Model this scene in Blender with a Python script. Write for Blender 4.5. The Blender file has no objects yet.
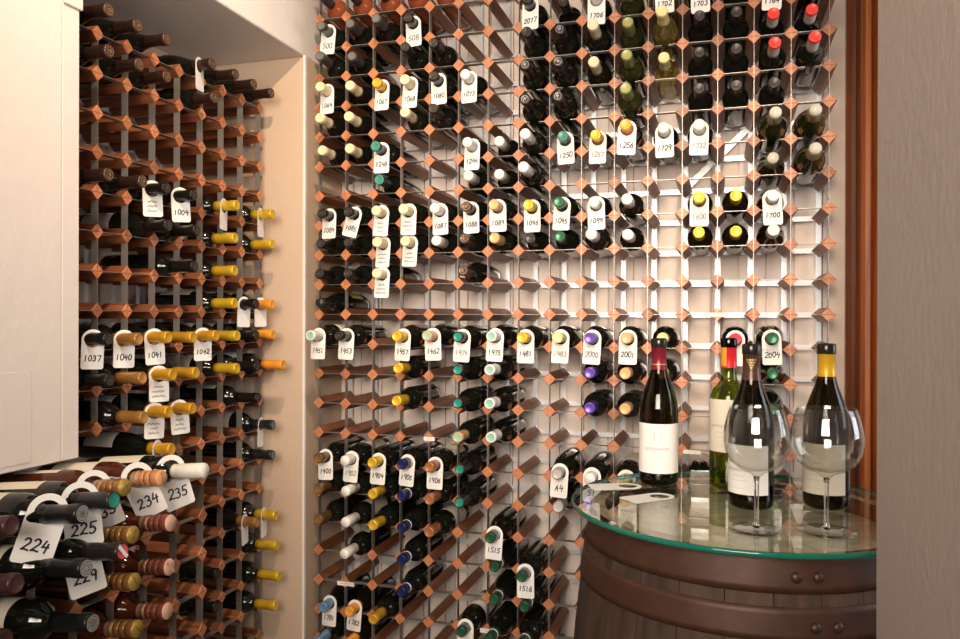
import bpy, bmesh, math, random, re
from mathutils import Vector, Matrix, Euler
random.seed(7)
PI = math.pi
C = bpy.context.scene.collection
sc = bpy.context.scene
CAMZ = 1.30

# ------------------------------------------------------------------ materials
MATS = {}
def nmat(name):
    m = bpy.data.materials.new(name); m.use_nodes = True
    MATS[name] = m
    return m, m.node_tree.nodes, m.node_tree.links, m.node_tree.nodes['Principled BSDF']
def plain(name, col, rough=.5, metal=0., trans=0., ior=1.45, coat=0., bump=0., bscale=60, var=0.):
    m, n, l, b = nmat(name)
    b.inputs['Base Color'].default_value = (*col, 1)
    b.inputs['Roughness'].default_value = rough
    b.inputs['Metallic'].default_value = metal
    b.inputs['Transmission Weight'].default_value = trans
    b.inputs['IOR'].default_value = ior
    b.inputs['Coat Weight'].default_value = coat
    tc = n.new('ShaderNodeTexCoord'); no = n.new('ShaderNodeTexNoise')
    no.inputs['Scale'].default_value = bscale; no.inputs['Detail'].default_value = 4
    l.new(tc.outputs['Object'], no.inputs['Vector'])
    if var:
        mx = n.new('ShaderNodeMix'); mx.data_type = 'RGBA'
        mx.inputs['A'].default_value = (*[c*(1-var) for c in col], 1)
        mx.inputs['B'].default_value = (*[min(1, c*(1+var)) for c in col], 1)
        l.new(no.outputs['Fac'], mx.inputs['Factor']); l.new(mx.outputs['Result'], b.inputs['Base Color'])
    if bump:
        bp = n.new('ShaderNodeBump'); bp.inputs['Strength'].default_value = bump; bp.inputs['Distance'].default_value = .002
        l.new(no.outputs['Fac'], bp.inputs['Height']); l.new(bp.outputs['Normal'], b.inputs['Normal'])
    return m

def wood_mat(name, dark, light, axis=1, scale=(60, 4, 60), rough=.45, grooves=False, perobj=.35, bump=.15):
    m, n, l, b = nmat(name)
    tc = n.new('ShaderNodeTexCoord'); mp = n.new('ShaderNodeMapping'); mp.inputs['Scale'].default_value = scale
    oi = n.new('ShaderNodeObjectInfo'); ad = n.new('ShaderNodeVectorMath'); ad.operation = 'ADD'
    ml = n.new('ShaderNodeVectorMath'); ml.operation = 'SCALE'; ml.inputs['Scale'].default_value = 40
    cx = n.new('ShaderNodeCombineXYZ')
    for k in range(3): l.new(oi.outputs['Random'], cx.inputs[k])
    l.new(cx.outputs[0], ml.inputs[0]); l.new(tc.outputs['Object'], mp.inputs['Vector'])
    l.new(mp.outputs[0], ad.inputs[0]); l.new(ml.outputs[0], ad.inputs[1])
    no = n.new('ShaderNodeTexNoise'); no.inputs['Scale'].default_value = 1; no.inputs['Detail'].default_value = 6; no.inputs['Distortion'].default_value = .6
    l.new(ad.outputs[0], no.inputs['Vector'])
    cr = n.new('ShaderNodeValToRGB'); cr.color_ramp.elements[0].position = .32; cr.color_ramp.elements[1].position = .68
    cr.color_ramp.elements[0].color = (*dark, 1); cr.color_ramp.elements[1].color = (*light, 1)
    l.new(no.outputs['Fac'], cr.inputs['Fac'])
    hsv = n.new('ShaderNodeHueSaturation'); mr = n.new('ShaderNodeMapRange')
    mr.inputs['To Min'].default_value = 1-perobj; mr.inputs['To Max'].default_value = 1+perobj
    l.new(oi.outputs['Random'], mr.inputs['Value']); l.new(mr.outputs[0], hsv.inputs['Value'])
    l.new(cr.outputs[0], hsv.inputs['Color'])
    out = hsv.outputs[0]
    if grooves:   # saw slots for the steel strips, crossing the end of the bar
        sp = n.new('ShaderNodeSeparateXYZ'); l.new(tc.outputs['Object'], sp.inputs[0])
        a = n.new('ShaderNodeMath'); a.operation = 'ABSOLUTE'; l.new(sp.outputs[0], a.inputs[0])
        c = n.new('ShaderNodeMath'); c.operation = 'ABSOLUTE'; l.new(sp.outputs[2], c.inputs[0])
        mi = n.new('ShaderNodeMath'); mi.operation = 'MINIMUM'; l.new(a.outputs[0], mi.inputs[0]); l.new(c.outputs[0], mi.inputs[1])
        lt = n.new('ShaderNodeMath'); lt.operation = 'LESS_THAN'; lt.inputs[1].default_value = .0011; l.new(mi.outputs[0], lt.inputs[0])
        mx = n.new('ShaderNodeMix'); mx.data_type = 'RGBA'; mx.inputs['B'].default_value = (dark[0]*.55, dark[1]*.55, dark[2]*.55, 1)
        l.new(lt.outputs[0], mx.inputs['Factor']); l.new(out, mx.inputs['A']); out = mx.outputs['Result']
    l.new(out, b.inputs['Base Color']); b.inputs['Roughness'].default_value = rough
    bp = n.new('ShaderNodeBump'); bp.inputs['Strength'].default_value = bump; bp.inputs['Distance'].default_value = .001
    l.new(no.outputs['Fac'], bp.inputs['Height']); l.new(bp.outputs['Normal'], b.inputs['Normal'])
    return m

def plaster(name, col, var=.06, scale=3., bump=.25, cracks=False, rough=.85):
    m, n, l, b = nmat(name)
    tc = n.new('ShaderNodeTexCoord'); no = n.new('ShaderNodeTexNoise'); no.inputs['Scale'].default_value = scale; no.inputs['Detail'].default_value = 8
    n2 = n.new('ShaderNodeTexNoise'); n2.inputs['Scale'].default_value = scale*14; n2.inputs['Detail'].default_value = 6
    l.new(tc.outputs['Object'], no.inputs['Vector']); l.new(tc.outputs['Object'], n2.inputs['Vector'])
    mx = n.new('ShaderNodeMix'); mx.data_type = 'RGBA'
    mx.inputs['A'].default_value = (*[c*(1-var) for c in col], 1); mx.inputs['B'].default_value = (*[min(1, c*(1+var)) for c in col], 1)
    l.new(no.outputs['Fac'], mx.inputs['Factor']); l.new(mx.outputs['Result'], b.inputs['Base Color'])
    bp = n.new('ShaderNodeBump'); bp.inputs['Strength'].default_value = bump; bp.inputs['Distance'].default_value = .004
    l.new(n2.outputs['Fac'], bp.inputs['Height']); l.new(bp.outputs['Normal'], b.inputs['Normal'])
    b.inputs['Roughness'].default_value = rough
    return m

plaster('warm_plaster', (.62, .47, .35), .05)
plaster('white_plaster', (.80, .76, .72), .05)
plaster('rough_white_plaster', (.74, .68, .64), .06, 2.2, .45)
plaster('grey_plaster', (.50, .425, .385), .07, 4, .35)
plaster('stone_floor', (.20, .15, .12), .2, 5, .4, rough=.6)
wood_mat('rack_wood', (.165, .050, .019), (.36, .125, .050))
wood_mat('rack_wood_lit_end', (.43, .145, .058), (.63, .255, .118), scale=(120, 30, 120), grooves=True)  # bar ends paler than the sides, mostly front light painted into the colour
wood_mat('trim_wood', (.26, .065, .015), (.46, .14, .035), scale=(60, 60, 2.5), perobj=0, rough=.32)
wood_mat('trim_wood_shaded', (.11, .03, .010), (.20, .055, .018), scale=(60, 60, 2.5), perobj=0, rough=.32)  # left architrave band, darkened in colour for the shade of its recess
wood_mat('stave_wood', (.018, .009, .0045), (.066, .034, .018), scale=(45, 45, 4), perobj=.25, rough=.75, bump=.5)
wood_mat('head_wood', (.50, .37, .23), (.74, .60, .42), scale=(8, 60, 8), perobj=.1, rough=.7)
wood_mat('chime_wood', (.42, .31, .19), (.62, .5, .34), scale=(30, 30, 30), perobj=.1, rough=.7)
plain('lit_steel', (.72, .73, .75), .35, .35, var=.08, bscale=25)  # rear strips and brace: the light on them painted in as paler, bluish steel
plain('galvanised_steel', (.42, .39, .36), .38, .7, var=.12, bscale=25)
plain('hoop_iron', (.058, .025, .016), .5, .3, bump=.4, bscale=30, var=.45)
plain('rivet_iron', (.07, .04, .03), .45, .6)
plain('dark_glass', (.006, .007, .005), .07, 0, coat=.3)
plain('brown_glass', (.022, .010, .005), .07, 0, coat=.3)
plain('olive_glass', (.020, .023, .006), .08, 0, coat=.3)
plain('straw_glass', (.34, .25, .07), .06, 0, trans=.75)
plain('rose_bright_glass', (.30, .075, .03), .06, 0, coat=.2)
plain('rose_glass', (.085, .020, .009), .06, 0, trans=.2)
def sheet_glass(name, col, ior=1.5, rough=.0):
    # thin clear glass: light goes straight through the wall, tinted, and part of it is mirrored by Fresnel
    m, n, l, b = nmat(name); n.remove(b)
    o = n['Material Output']; t = n.new('ShaderNodeBsdfTransparent'); g = n.new('ShaderNodeBsdfGlossy'); lw = n.new('ShaderNodeLayerWeight'); mx = n.new('ShaderNodeMixShader')
    pw = n.new('ShaderNodeMath'); pw.operation = 'POWER'; pw.inputs[1].default_value = 5; ma = n.new('ShaderNodeMath'); ma.operation = 'MULTIPLY_ADD'; r0 = ((ior-1)/(ior+1))**2
    lw.inputs['Blend'].default_value = .5; l.new(lw.outputs['Facing'], pw.inputs[0]); l.new(pw.outputs[0], ma.inputs[0]); ma.inputs[1].default_value = 1-r0; ma.inputs[2].default_value = r0
    t.inputs['Color'].default_value = (*col, 1); g.inputs['Roughness'].default_value = rough
    l.new(ma.outputs[0], mx.inputs[0]); l.new(t.outputs[0], mx.inputs[1]); l.new(g.outputs[0], mx.inputs[2]); l.new(mx.outputs[0], o.inputs['Surface'])
def clear(name, col, rough=0.):
    m, n, l, b = nmat(name)
    b.inputs['Base Color'].default_value = (*col, 1); b.inputs['Roughness'].default_value = rough
    b.inputs['Transmission Weight'].default_value = 1; b.inputs['IOR'].default_value = 1.45
sheet_glass('green_glass', (.42, .50, .05)); sheet_glass('deep_green_glass', (.16, .135, .045)); sheet_glass('crystal', (.965, .965, .955), 1.9); clear('solid_crystal', (1, 1, 1)); sheet_glass('table_glass', (.93, .97, .94), 1.5)
plain('paper', (.86, .84, .80), .75, bump=.05, bscale=300)
plain('cream_paper', (.70, .64, .52), .75, bump=.05, bscale=300)
plain('ochre_paper', (.50, .38, .12), .7)
plain('ink', (.025, .022, .035), .6)
plain('smoke_print', (.11, .10, .09), .5)
plain('grey_ink', (.12, .11, .12), .6)
plain('faint_ink', (.30, .29, .30), .7)
plain('gold_print', (.55, .40, .20), .4, .6)
def clear(name, col, rough=0.):
    m, n, l, b = nmat(name)
    b.inputs['Base Color'].default_value = (*col, 1); b.inputs['Roughness'].default_value = rough
    b.inputs['Transmission Weight'].default_value = 1; b.inputs['IOR'].default_value = 1.45
    return m
plain('glass_edge_green', (.008, .17, .115), .08, 0, trans=.3, coat=.3)
CAPS = {  # side colour, end colour, words
 'grey': ((.055, .05, .048), (.15, .14, .14), 'smoky grey'), 'black': ((.009, .007, .006), (.028, .022, .020), 'black'),
 'silv': ((.010, .008, .008), (.03, .028, .027), 'black silver-tipped'), 'white': ((.78, .75, .69), (.84, .81, .76), 'white'),
 'cream': ((.72, .63, .40), (.78, .67, .42), 'cream'), 'olive': ((.20, .22, .07), (.36, .36, .12), 'olive green'),
 'pale': ((.74, .62, .26), (.80, .68, .32), 'pale yellow'), 'redw': ((.78, .72, .66), (.82, .055, .045), 'red-topped white'),
 'amber': ((.70, .36, .025), (.80, .46, .05), 'amber'), 'teal': ((.025, .03, .028), (.05, .25, .19), 'teal-tipped black'),
 'yellow': ((.74, .47, .03), (.82, .56, .05), 'yellow'), 'orange': ((.80, .30, .03), (.86, .40, .06), 'orange'),
 'champ': ((.22, .21, .08), (.62, .60, .50), 'silvery foil'), 'brown': ((.024, .011, .008), (.075, .036, .024), 'dark brown'),
 'tan': ((.60, .34, .14), (.70, .45, .2), 'tan'), 'green': ((.02, .06, .03), (.03, .16, .075), 'dark green'),
 'wteal': ((.80, .78, .74), (.28, .55, .45), 'white teal-ended'), 'tteal': ((.62, .38, .18), (.30, .55, .42), 'tan teal-ended'),
 'bteal': ((.02, .02, .02), (.02, .26, .19), 'black teal-ended'), 'purple': ((.10, .05, .33), (.16, .09, .45), 'purple'),
 'red': ((.60, .03, .05), (.74, .05, .08), 'red'), 'bronze': ((.16, .085, .03), (.30, .17, .06), 'bronze'),
 'navy': ((.014, .02, .10), (.02, .03, .13), 'navy blue'), 'copper': ((.38, .145, .055), (.48, .20, .08), 'copper'),
 'silver': ((.34, .32, .30), (.52, .50, .47), 'silver'), 'bcopper': ((.56, .24, .10), (.70, .36, .17), 'banded copper'), 'ggreen': ((.015, .05, .025), (.02, .085, .04), 'white-ringed green'),
 'blue': ((.16, .30, .48), (.20, .38, .58), 'light blue'), 'gold': ((.42, .20, .05), (.60, .34, .12), 'tan gold'),
 'blackg': ((.015, .015, .018), (.13, .14, .16), 'black grey-ended'), 'bgold': ((.36, .17, .05), (.48, .33, .08), 'banded gold'),
 'pink': ((.20, .055, .035), (.72, .42, .33), 'banded copper-pink'), 'greyred': ((.018, .014, .012), (.70, .10, .10), 'grey red-ended'),
 'crest': ((.007, .007, .008), (.02, .02, .022), 'black crested'), 'purpled': ((.05, .018, .018), (.075, .03, .03), 'dull maroon'),
}
for k, (a, b_, w) in CAPS.items():
    gl = .35 if k in ('white', 'cream', 'wteal', 'redw', 'pale') else .3
    mt = .35 if k in ('bronze', 'copper', 'gold', 'navy', 'green', 'blue', 'purple', 'bgold', 'amber', 'yellow') else 0
    plain('foil_'+k, a, gl, mt, bump=.1, bscale=150); plain('foil_end_'+k, b_, gl, mt)
plain('band_cream', (.55, .40, .26), .4)
plain('band_dark', (.06, .03, .02), .4)
plain('crest_silver', (.60, .58, .55), .35, .3)

# ------------------------------------------------------------------ helpers
def link(name, bm, mats, parent=None, smooth=False, loc=None):
    me = bpy.data.meshes.new(name); bm.normal_update(); bm.to_mesh(me); bm.free()
    for m in (mats if isinstance(mats, (list, tuple)) else [mats]): me.materials.append(MATS[m])
    if smooth:
        for p in me.polygons: p.use_smooth = True
    o = bpy.data.objects.new(name, me); C.objects.link(o)
    if parent: o.parent = parent
    if loc: o.location = loc
    return o
def box(bm, lo, hi, mi=0, bev=0.):
    xs, ys, zs = zip(lo, hi)
    v = [bm.verts.new((x, y, z)) for x in xs for y in ys for z in zs]
    fs = [bm.faces.new([v[i] for i in f]) for f in ((0,1,3,2), (4,6,7,5), (0,4,5,1), (2,3,7,6), (0,2,6,4), (1,5,7,3))]
    for f in fs: f.material_index = mi
    if bev:
        es = list({e for f in fs for e in f.edges})
        bmesh.ops.bevel(bm, geom=es, offset=bev, segments=2, affect='EDGES', profile=.5)
    return fs
def lathe(bm, prof, n=28, mi=0, cap0=True, cap1=True, mfn=None):
    rings = []
    for r, z in prof:
        rings.append([bm.verts.new((r*math.cos(2*PI*i/n), r*math.sin(2*PI*i/n), z)) for i in range(n)])
    for j in range(len(rings)-1):
        for i in range(n):
            f = bm.faces.new((rings[j][i], rings[j][(i+1) % n], rings[j+1][(i+1) % n], rings[j+1][i]))
            f.material_index = mfn(j) if mfn else mi; f.smooth = True
    if cap0: f = bm.faces.new(list(reversed(rings[0]))); f.material_index = mfn(0) if mfn else mi
    if cap1: f = bm.faces.new(rings[-1]); f.material_index = mfn(len(rings)-2) if mfn else mi
    return rings
def thing(name, label, cat, group=None, mat=None):
    o = bpy.data.objects.new(name, None); C.objects.link(o); o.empty_display_size = .05
    o['label'] = label; o['category'] = cat
    if group: o['group'] = group
    if mat is not None: o.matrix_world = mat
    return o
def tag(o, label, cat, group=None):
    o['label'] = label; o['category'] = cat
    if group: o['group'] = group
    return o
def struct(name, bm, m, smooth=False):
    o = link(name, bm, m, smooth=smooth); o['kind'] = 'structure'; return o
def sbox(name, lo, hi, m, bev=0.):
    bm = bmesh.new(); box(bm, lo, hi, 0, bev); return struct(name, bm, m)
def dup(root, mat):
    r = root.copy(); C.objects.link(r); r.matrix_world = mat
    def rec(src, dst):
        for ch in list(src.children):
            c = ch.copy(); C.objects.link(c); c.parent = dst; rec(ch, c)
    rec(root, r)
    return r

# ------------------------------------------------------------------ handwriting (stroke alphabet)
def arc(cx, cy, rx, ry, a0, a1, n=8):
    return [(cx+rx*math.cos(math.radians(a0+(a1-a0)*i/n)), cy+ry*math.sin(math.radians(a0+(a1-a0)*i/n))) for i in range(n+1)]
GLY = {
 '0': [arc(.3, .5, .26, .48, 100, 460, 14)], '1': [[(.22, .92), (.26, .5), (.24, .02)]],
 '2': [arc(.3, .72, .24, .25, 160, -40, 8)+[(.06, .05), (.30, .09), (.62, .02)]],
 '3': [arc(.26, .75, .22, .22, 140, -80, 7)+arc(.26, .28, .27, .27, 85, -140, 8)],
 '4': [[(.24, .95), (.08, .42), (.60, .46)], [(.50, .72), (.44, -.04)]],
 '5': [[(.16, .92), (.12, .52)]+arc(.26, .28, .27, .27, 110, -140, 8), [(.16, .92), (.58, .95)]],
 '6': [[(.48, .95), (.22, .66)]+arc(.30, .27, .23, .26, 160, 520, 11)],
 '7': [[(.04, .90), (.56, .92), (.28, .02)]], '8': [arc(.3, .73, .2, .22, 60, 270, 6)+arc(.3, .25, .25, .26, 90, -270, 10)+arc(.3, .73, .2, .22, -90, 70, 6)],
 '9': [arc(.28, .70, .22, .24, 20, 380, 10)+[(.46, .3), (.42, -.02)]],
 'A': [[(.02, 0), (.3, .95), (.58, 0)], [(.1, .38), (.52, .40)]],
}
def ribbon(bm, pts, w, y):
    for (x0, z0), (x1, z1) in zip(pts, pts[1:]):
        d = Vector((x1-x0, z1-z0)); L = d.length
        if L < 1e-6: continue
        d /= L; nx, nz = -d.y*w/2, d.x*w/2; ex, ez = d.x*w*.4, d.y*w*.4
        vs = [bm.verts.new(p) for p in ((x0-ex+nx, y, z0-ez+nz), (x0-ex-nx, y, z0-ez-nz), (x1+ex-nx, y, z1+ez-nz), (x1+ex+nx, y, z1+ez+nz))]
        bm.faces.new(vs)
def write_mesh(text, cx, cz, h, w, y, slant=.12, seed=0):
    bm = bmesh.new(); rnd = random.Random(seed)
    adv = h*.66; x = cx-(adv*(len(text)-1)+h*.66)/2
    for ch in text:
        a = 1+rnd.uniform(-.1, .1); dz = rnd.uniform(-.06, .06)*h
        for st in GLY.get(ch, []):
            ribbon(bm, [(x+(px*.9+slant*py)*h*a, cz-h/2+dz+py*h*a) for px, py in st], w, y)
        x += adv
    return bm
def scribble(bm, cx, cz, W, h, w, y, seed, lines=3):
    rnd = random.Random(seed)
    for k in range(lines):
        L = W*rnd.uniform(.6, 1); z = cz-k*h*1.6; pts = []; n = int(L/h*2.4)
        for i in range(n):
            pts.append((cx-L/2+L*i/n+rnd.uniform(-.1, .1)*h, z+(h*.5 if i % 2 else -h*.3)*rnd.uniform(.4, 1.1)))
        ribbon(bm, pts, w, y)

# ------------------------------------------------------------------ the room
BY = 2.66          # back wall plane
sbox('floor', (-2.6, -1.6, -.06), (2.4, 2.9, 0), 'stone_floor')
sbox('ceiling', (-2.6, -1.6, 2.86), (2.4, 2.9, 2.92), 'white_plaster')
def back_panel():
    bm = bmesh.new(); x = -1.358; r = random.Random(3)
    while x < 2.4:          # painted tongue-and-groove boards
        w = .083; x1 = min(x+w, 2.4)
        box(bm, (x+.0015, BY, 0), (x1-.0015, BY+.03, 2.86), 0, .002); x = x1
    box(bm, (-1.358, BY+.012, 0), (2.4, BY+.08, 2.86), 0)
    return bm
plaster('painted_boards', (.80, .69, .61), .08, 5, .2)
struct('wall_back', back_panel(), 'painted_boards')
sbox('wall_alcove', (-2.2, 2.40, 0), (-1.358, 2.90, 2.198), 'warm_plaster', .004)
sbox('wall_soffit', (-2.2, -.6, 2.198), (-1.366, 2.90, 2.86), 'white_plaster', .006)
sbox('wall_alcove_back', (-2.2, 1.40, 0), (-1.80, 2.40, 2.198), 'warm_plaster')
def left_pier():
    bm = bmesh.new()
    box(bm, (-1.95, -.6, .972), (-1.44, 1.4378, 2.197), 0, .002)
    box(bm, (-1.95, 1.4392, .972), (-1.4399, 1.489, 2.197), 0, .002)
    box(bm, (-1.94, 1.42, .975), (-1.4430, 1.45, 2.19))
    box(bm, (-1.46, 1.44, 2.02), (-1.434, 1.495, 2.197), 0, .003)
    return bm
struct('wall_left', left_pier(), 'rough_white_plaster')
sbox('trim_1', (-1.4400, -.6, .985), (-1.4386, 1.355, 1.183), 'rough_white_plaster', .0015)
sbox('wall_left_lower', (-1.95, -.6, 0), (-1.60, 1.489, .971), 'rough_white_plaster')
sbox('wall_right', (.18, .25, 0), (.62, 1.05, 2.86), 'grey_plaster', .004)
sbox('wall_far_right', (2.30, -1.6, 0), (2.38, 2.66, 2.86), 'white_plaster')
sbox('wall_front_left', (-2.55, -1.6, 0), (-1.95, -.6, 2.86), 'white_plaster')
sbox('wall_front', (-1.95, -1.6, 0), (2.30, -1.5, 2.86), 'white_plaster')
sbox('trim_3', (-1.366, 2.388, 0), (-1.3565, 2.402, 2.198), 'white_plaster', .002)
# moulded timber architrave beside the rack
def moulding():
    bm = bmesh.new()
    prof = [(.366, 2.66), (.366, 2.635), (.380, 2.628), (.392, 2.628), (.396, 2.618), (.402, 2.605), (.414, 2.598), (.428, 2.602), (.434, 2.612), (.437, 2.618),
            (.441, 2.606), (.446, 2.598), (.452, 2.598), (.456, 2.612), (.460, 2.596), (.480, 2.586), (.560, 2.586), (.560, 2.66)]
    a = [bm.verts.new((x, y, 0)) for x, y in prof]; b = [bm.verts.new((x, y, 2.86)) for x, y in prof]
    n = len(prof)
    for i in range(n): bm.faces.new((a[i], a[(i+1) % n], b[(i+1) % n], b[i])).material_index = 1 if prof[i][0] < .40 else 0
    bm.faces.new(list(reversed(a))); bm.faces.new(b)
    bmesh.ops.recalc_face_normals(bm, faces=bm.faces)
    return bm
struct('trim_2', moulding(), ['trim_wood', 'trim_wood_shaded'])

# ------------------------------------------------------------------ wine racks
HD = .0206
def bar_bm(depth, h=HD, bm=None, off=(0, 0, 0)):
    """square bar standing on its edge, axis along +Y, front end at y=0"""
    bm = bm or bmesh.new(); ch = .0016; rings = []
    for y, s in ((0, h-ch), (ch, h), (depth-ch, h), (depth, h-ch)):
        rings.append([bm.verts.new((off[0]+s*a, off[1]+y, off[2]+s*b)) for a, b in ((1, 0), (0, 1), (-1, 0), (0, -1))])
    for j in range(3):
        for i in range(4):
            f = bm.faces.new((rings[j][i], rings[j+1][i], rings[j+1][(i+1) % 4], rings[j][(i+1) % 4])); f.material_index = 1 if j == 0 else 0
    f = bm.faces.new(rings[0]); f.material_index = 1
    f = bm.faces.new(list(reversed(rings[-1]))); f.material_index = 1
    bmesh.ops.recalc_face_normals(bm, faces=bm.faces)
    return bm
YAW = .2972
def zc(p): return -p.x*math.sin(YAW)+p.y*math.cos(YAW)
def px(p):
    z = zc(p); return 480+786.6*(p.x*math.cos(YAW)+p.y*math.sin(YAW))/z, 319.5-786.6*(p.z-CAMZ)/z
def make_rack(label, M, cols, rows, pc, pr, depth, keep=lambda c, r: True, xlim=(0, 960), hidden=lambda c, r: False):
    """M: origin at node (col 0, row 0) on the front plane, local x along the row, y into the rack"""
    t = thing('wine_rack', label, 'wine rack', 'metal and timber wine racks', M)
    Mi = M
    nodes = [(c, r) for c in range(cols) for r in rows if keep(c, r)]
    def vis(n):
        p = Mi @ Vector((n[0]*pc, 0, n[1]*pr)); u, v = px(p)
        return xlim[0]-5 < u < xlim[1]+5 and -8 < v < 647 and not hidden(*n)
    nodes.sort(key=lambda n: (not vis(n), zc(Mi @ Vector((n[0]*pc, 0, n[1]*pr)))))
    single = nodes[:100]; rest = nodes[100:]
    me = None
    for c, r in single:
        if me is None:
            o = link('wooden_bar', bar_bm(depth), ['rack_wood', 'rack_wood_lit_end'], t); me = o.data
        else:
            o = bpy.data.objects.new('wooden_bar', me); C.objects.link(o); o.parent = t
        o.location = (c*pc, 0, r*pr)
    if rest:
        bm = bmesh.new()
        for c, r in rest:
            bar_bm(depth, bm=bm, off=(c*pc, 0, r*pr))
        o = link('wooden_bar', bm, ['rack_wood', 'rack_wood_mass_lit_end'], t); o['kind'] = 'stuff'
    SD, TH = .021, .0012
    for c in range(cols):
        rs = sorted(r for r in rows if keep(c, r))
        if not rs: continue
        for y0 in (-.0004, depth-SD+.0004):
            zb = -M.translation.z if rs[0] == rows[0] else rs[0]*pr-HD
            bm = bmesh.new(); box(bm, (-TH/2, y0, zb), (TH/2, y0+SD, rs[-1]*pr+HD*.8))
            if y0 > .01:      # the rear strips lie flat against the bar ends
                bm.free(); bm = bmesh.new(); box(bm, (-.008, depth-.0002, zb), (.008, depth+.0010, rs[-1]*pr+HD*.8))
            link('vertical_strip', bm, 'lit_steel' if y0 > .01 else 'galvanised_steel', t, loc=(c*pc, 0, 0))
    for r in rows:
        cs = sorted(c for c in range(cols) if keep(c, r))
        if len(cs) < 2: continue
        for y0 in (.0004, depth-SD-.0004):
            bm = bmesh.new(); box(bm, (cs[0]*pc-HD*.8, y0, -TH/2), (cs[-1]*pc+HD*.8, y0+SD, TH/2))
            if y0 > .01:
                bm.free(); bm = bmesh.new(); box(bm, (cs[0]*pc-HD*.8, depth+.0010, -.008), (cs[-1]*pc+HD*.8, depth+.0022, .008))
            link('horizontal_strip', bm, 'lit_steel' if y0 > .01 else 'galvanised_steel', t, loc=(0, 0, r*pr))
    return t
# the joined bars share the painted-in front-lit end tone, without the per-bar slots
wood_mat('rack_wood_mass_lit_end', (.43, .145, .058), (.63, .255, .118), scale=(120, 30, 120), perobj=0)

BX0, BY0, BZ0, BP, BR = -1.3054, 2.3929, .0138+CAMZ, .0996, .1
LX, LY0, LZ0, LP = -1.5055, 2.3492, .4182+CAMZ, .1046
NX, NY0, NZ0, NP_ = -1.2979, 1.760, -.4186+CAMZ, .1058
MB_ = Matrix.Translation((BX0, BY0, BZ0))
ML_ = Matrix.Translation((LX, LY0, LZ0)) @ Matrix(((0, -1, 0, 0), (-1, 0, 0, 0), (0, 0, 1, 0), (0, 0, 0, 1)))
MN_ = Matrix.Translation((NX, NY0, NZ0)) @ Matrix(((0, -1, 0, 0), (-1, 0, 0, 0), (0, 0, 1, 0), (0, 0, 0, 1)))
# local x = -Y world, local y = -X world: a mirrored frame, so turn it into a rotation by flipping x and counting columns backwards
def rotframe(X, Y, Z): return Matrix.Translation((X, Y, Z)) @ Matrix.Rotation(PI/2, 4, 'Z')   # x->+Y, y->-X
rack_back = make_rack('tall wine rack of timber bars and steel strips covering the back wall', MB_, 17, range(-12, 14), BP, BR, .243,
    hidden=lambda c, r: (c >= 9 and r < -6) or (c >= 11 and r < -4))
LN = 9
rack_left = make_rack('wine rack in the plastered alcove behind the left pier', rotframe(LX, LY0-LP*(LN-1), LZ0), LN, range(-16, 4), LP, .1, .235,
    keep=lambda c, r: r > -8 or (LN-1-c) <= 4, xlim=(78, 300), hidden=lambda c, r: r < -8 and (LN-1-c) > 2)
NN = 9
rack_near = make_rack('nearest low wine rack at the lower left with bottles lying along its top', rotframe(NX, NY0-NP_*(NN-1), NZ0), NN, range(-8, 1), NP_, .1, .20,
    xlim=(0, 300))
def brace(x0, z0, x1, z1):
    bm = bmesh.new(); d = Vector((x1-x0, 0, z1-z0)); L = d.length; box(bm, (0, -.0008, -.010), (L, .0008, .010))
    o = link('diagonal_brace', bm, 'lit_steel', rack_back, loc=(x0-BX0, .243+.0035, z0-BZ0)); o.rotation_euler.y = -math.atan2(z1-z0, x1-x0)
brace(-.125, 1.710, .115, 1.940)
# small printed strips on the rack
def rack_sticker(c, r, w, h, dx=0, dz=0, mat='paper'):
    bm = bmesh.new(); box(bm, (-w/2, -.0016, -h/2), (w/2, -.0006, h/2))
    o = link('printed_strip', bm, mat, rack_back, loc=(c*BP+dx, 0, r*BR+dz))
    bm = bmesh.new(); scribble(bm, 0, 0, w*.7, h*.35, .0006, -.0019, int(c*7+r+40), 1)
    link('small_print', bm, 'gold_print', o)
for c, r, w, h, dx in ((13, 0, .068, .012, 0), (4, -4, .038, .013, .003), (1, -9, .062, .014, .004), (6, -10, .044, .014, 0), (12, -4, .05, .011, .03)):
    rack_sticker(c, r, w, h, dx, -.004 if r else 0)

# ------------------------------------------------------------------ bottles
SHAPES = {
 'burgundy': [(.0, .004), (.018, .003), (.034, 0), (.0385, .006), (.0392, .02), (.0392, .150), (.0375, .168), (.033, .188), (.0265, .207), (.020, .224), (.0160, .240), (.0145, .255), (.0143, .290)],
 'bordeaux': [(.0, .004), (.018, .003), (.033, 0), (.0368, .006), (.0373, .02), (.0373, .172), (.0362, .185), (.0315, .198), (.0235, .208), (.0170, .217), (.0146, .227), (.0142, .240), (.0142, .290)],
 'sparkling': [(.0, .004), (.018, .003), (.036, 0), (.0410, .007), (.0418, .02), (.0418, .145), (.0400, .168), (.0350, .192), (.0280, .215), (.0215, .238), (.0165, .258), (.0150, .275), (.0150, .292)],
}
RAD = {'burgundy': .0392, 'bordeaux': .0373, 'sparkling': .0418}
def bottle_glass(shape, n=28):
    bm = bmesh.new(); pr = SHAPES[shape]
    lathe(bm, [(max(r, .0005), z) for r, z in pr], n)
    return bm
def label_patch(shape, z0, z1, deg, n=16, r=None):
    bm = bmesh.new(); r = (r or RAD[shape])+.0005; a0 = math.radians(90-deg/2); da = math.radians(deg)/n
    rows_ = [[bm.verts.new((r*math.cos(a0+i*da), r*math.sin(a0+i*da), z)) for i in range(n+1)] for z in (z0, z1)]
    for i in range(n): bm.faces.new((rows_[0][i], rows_[0][i+1], rows_[1][i+1], rows_[1][i])).smooth = True
    return bm
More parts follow.
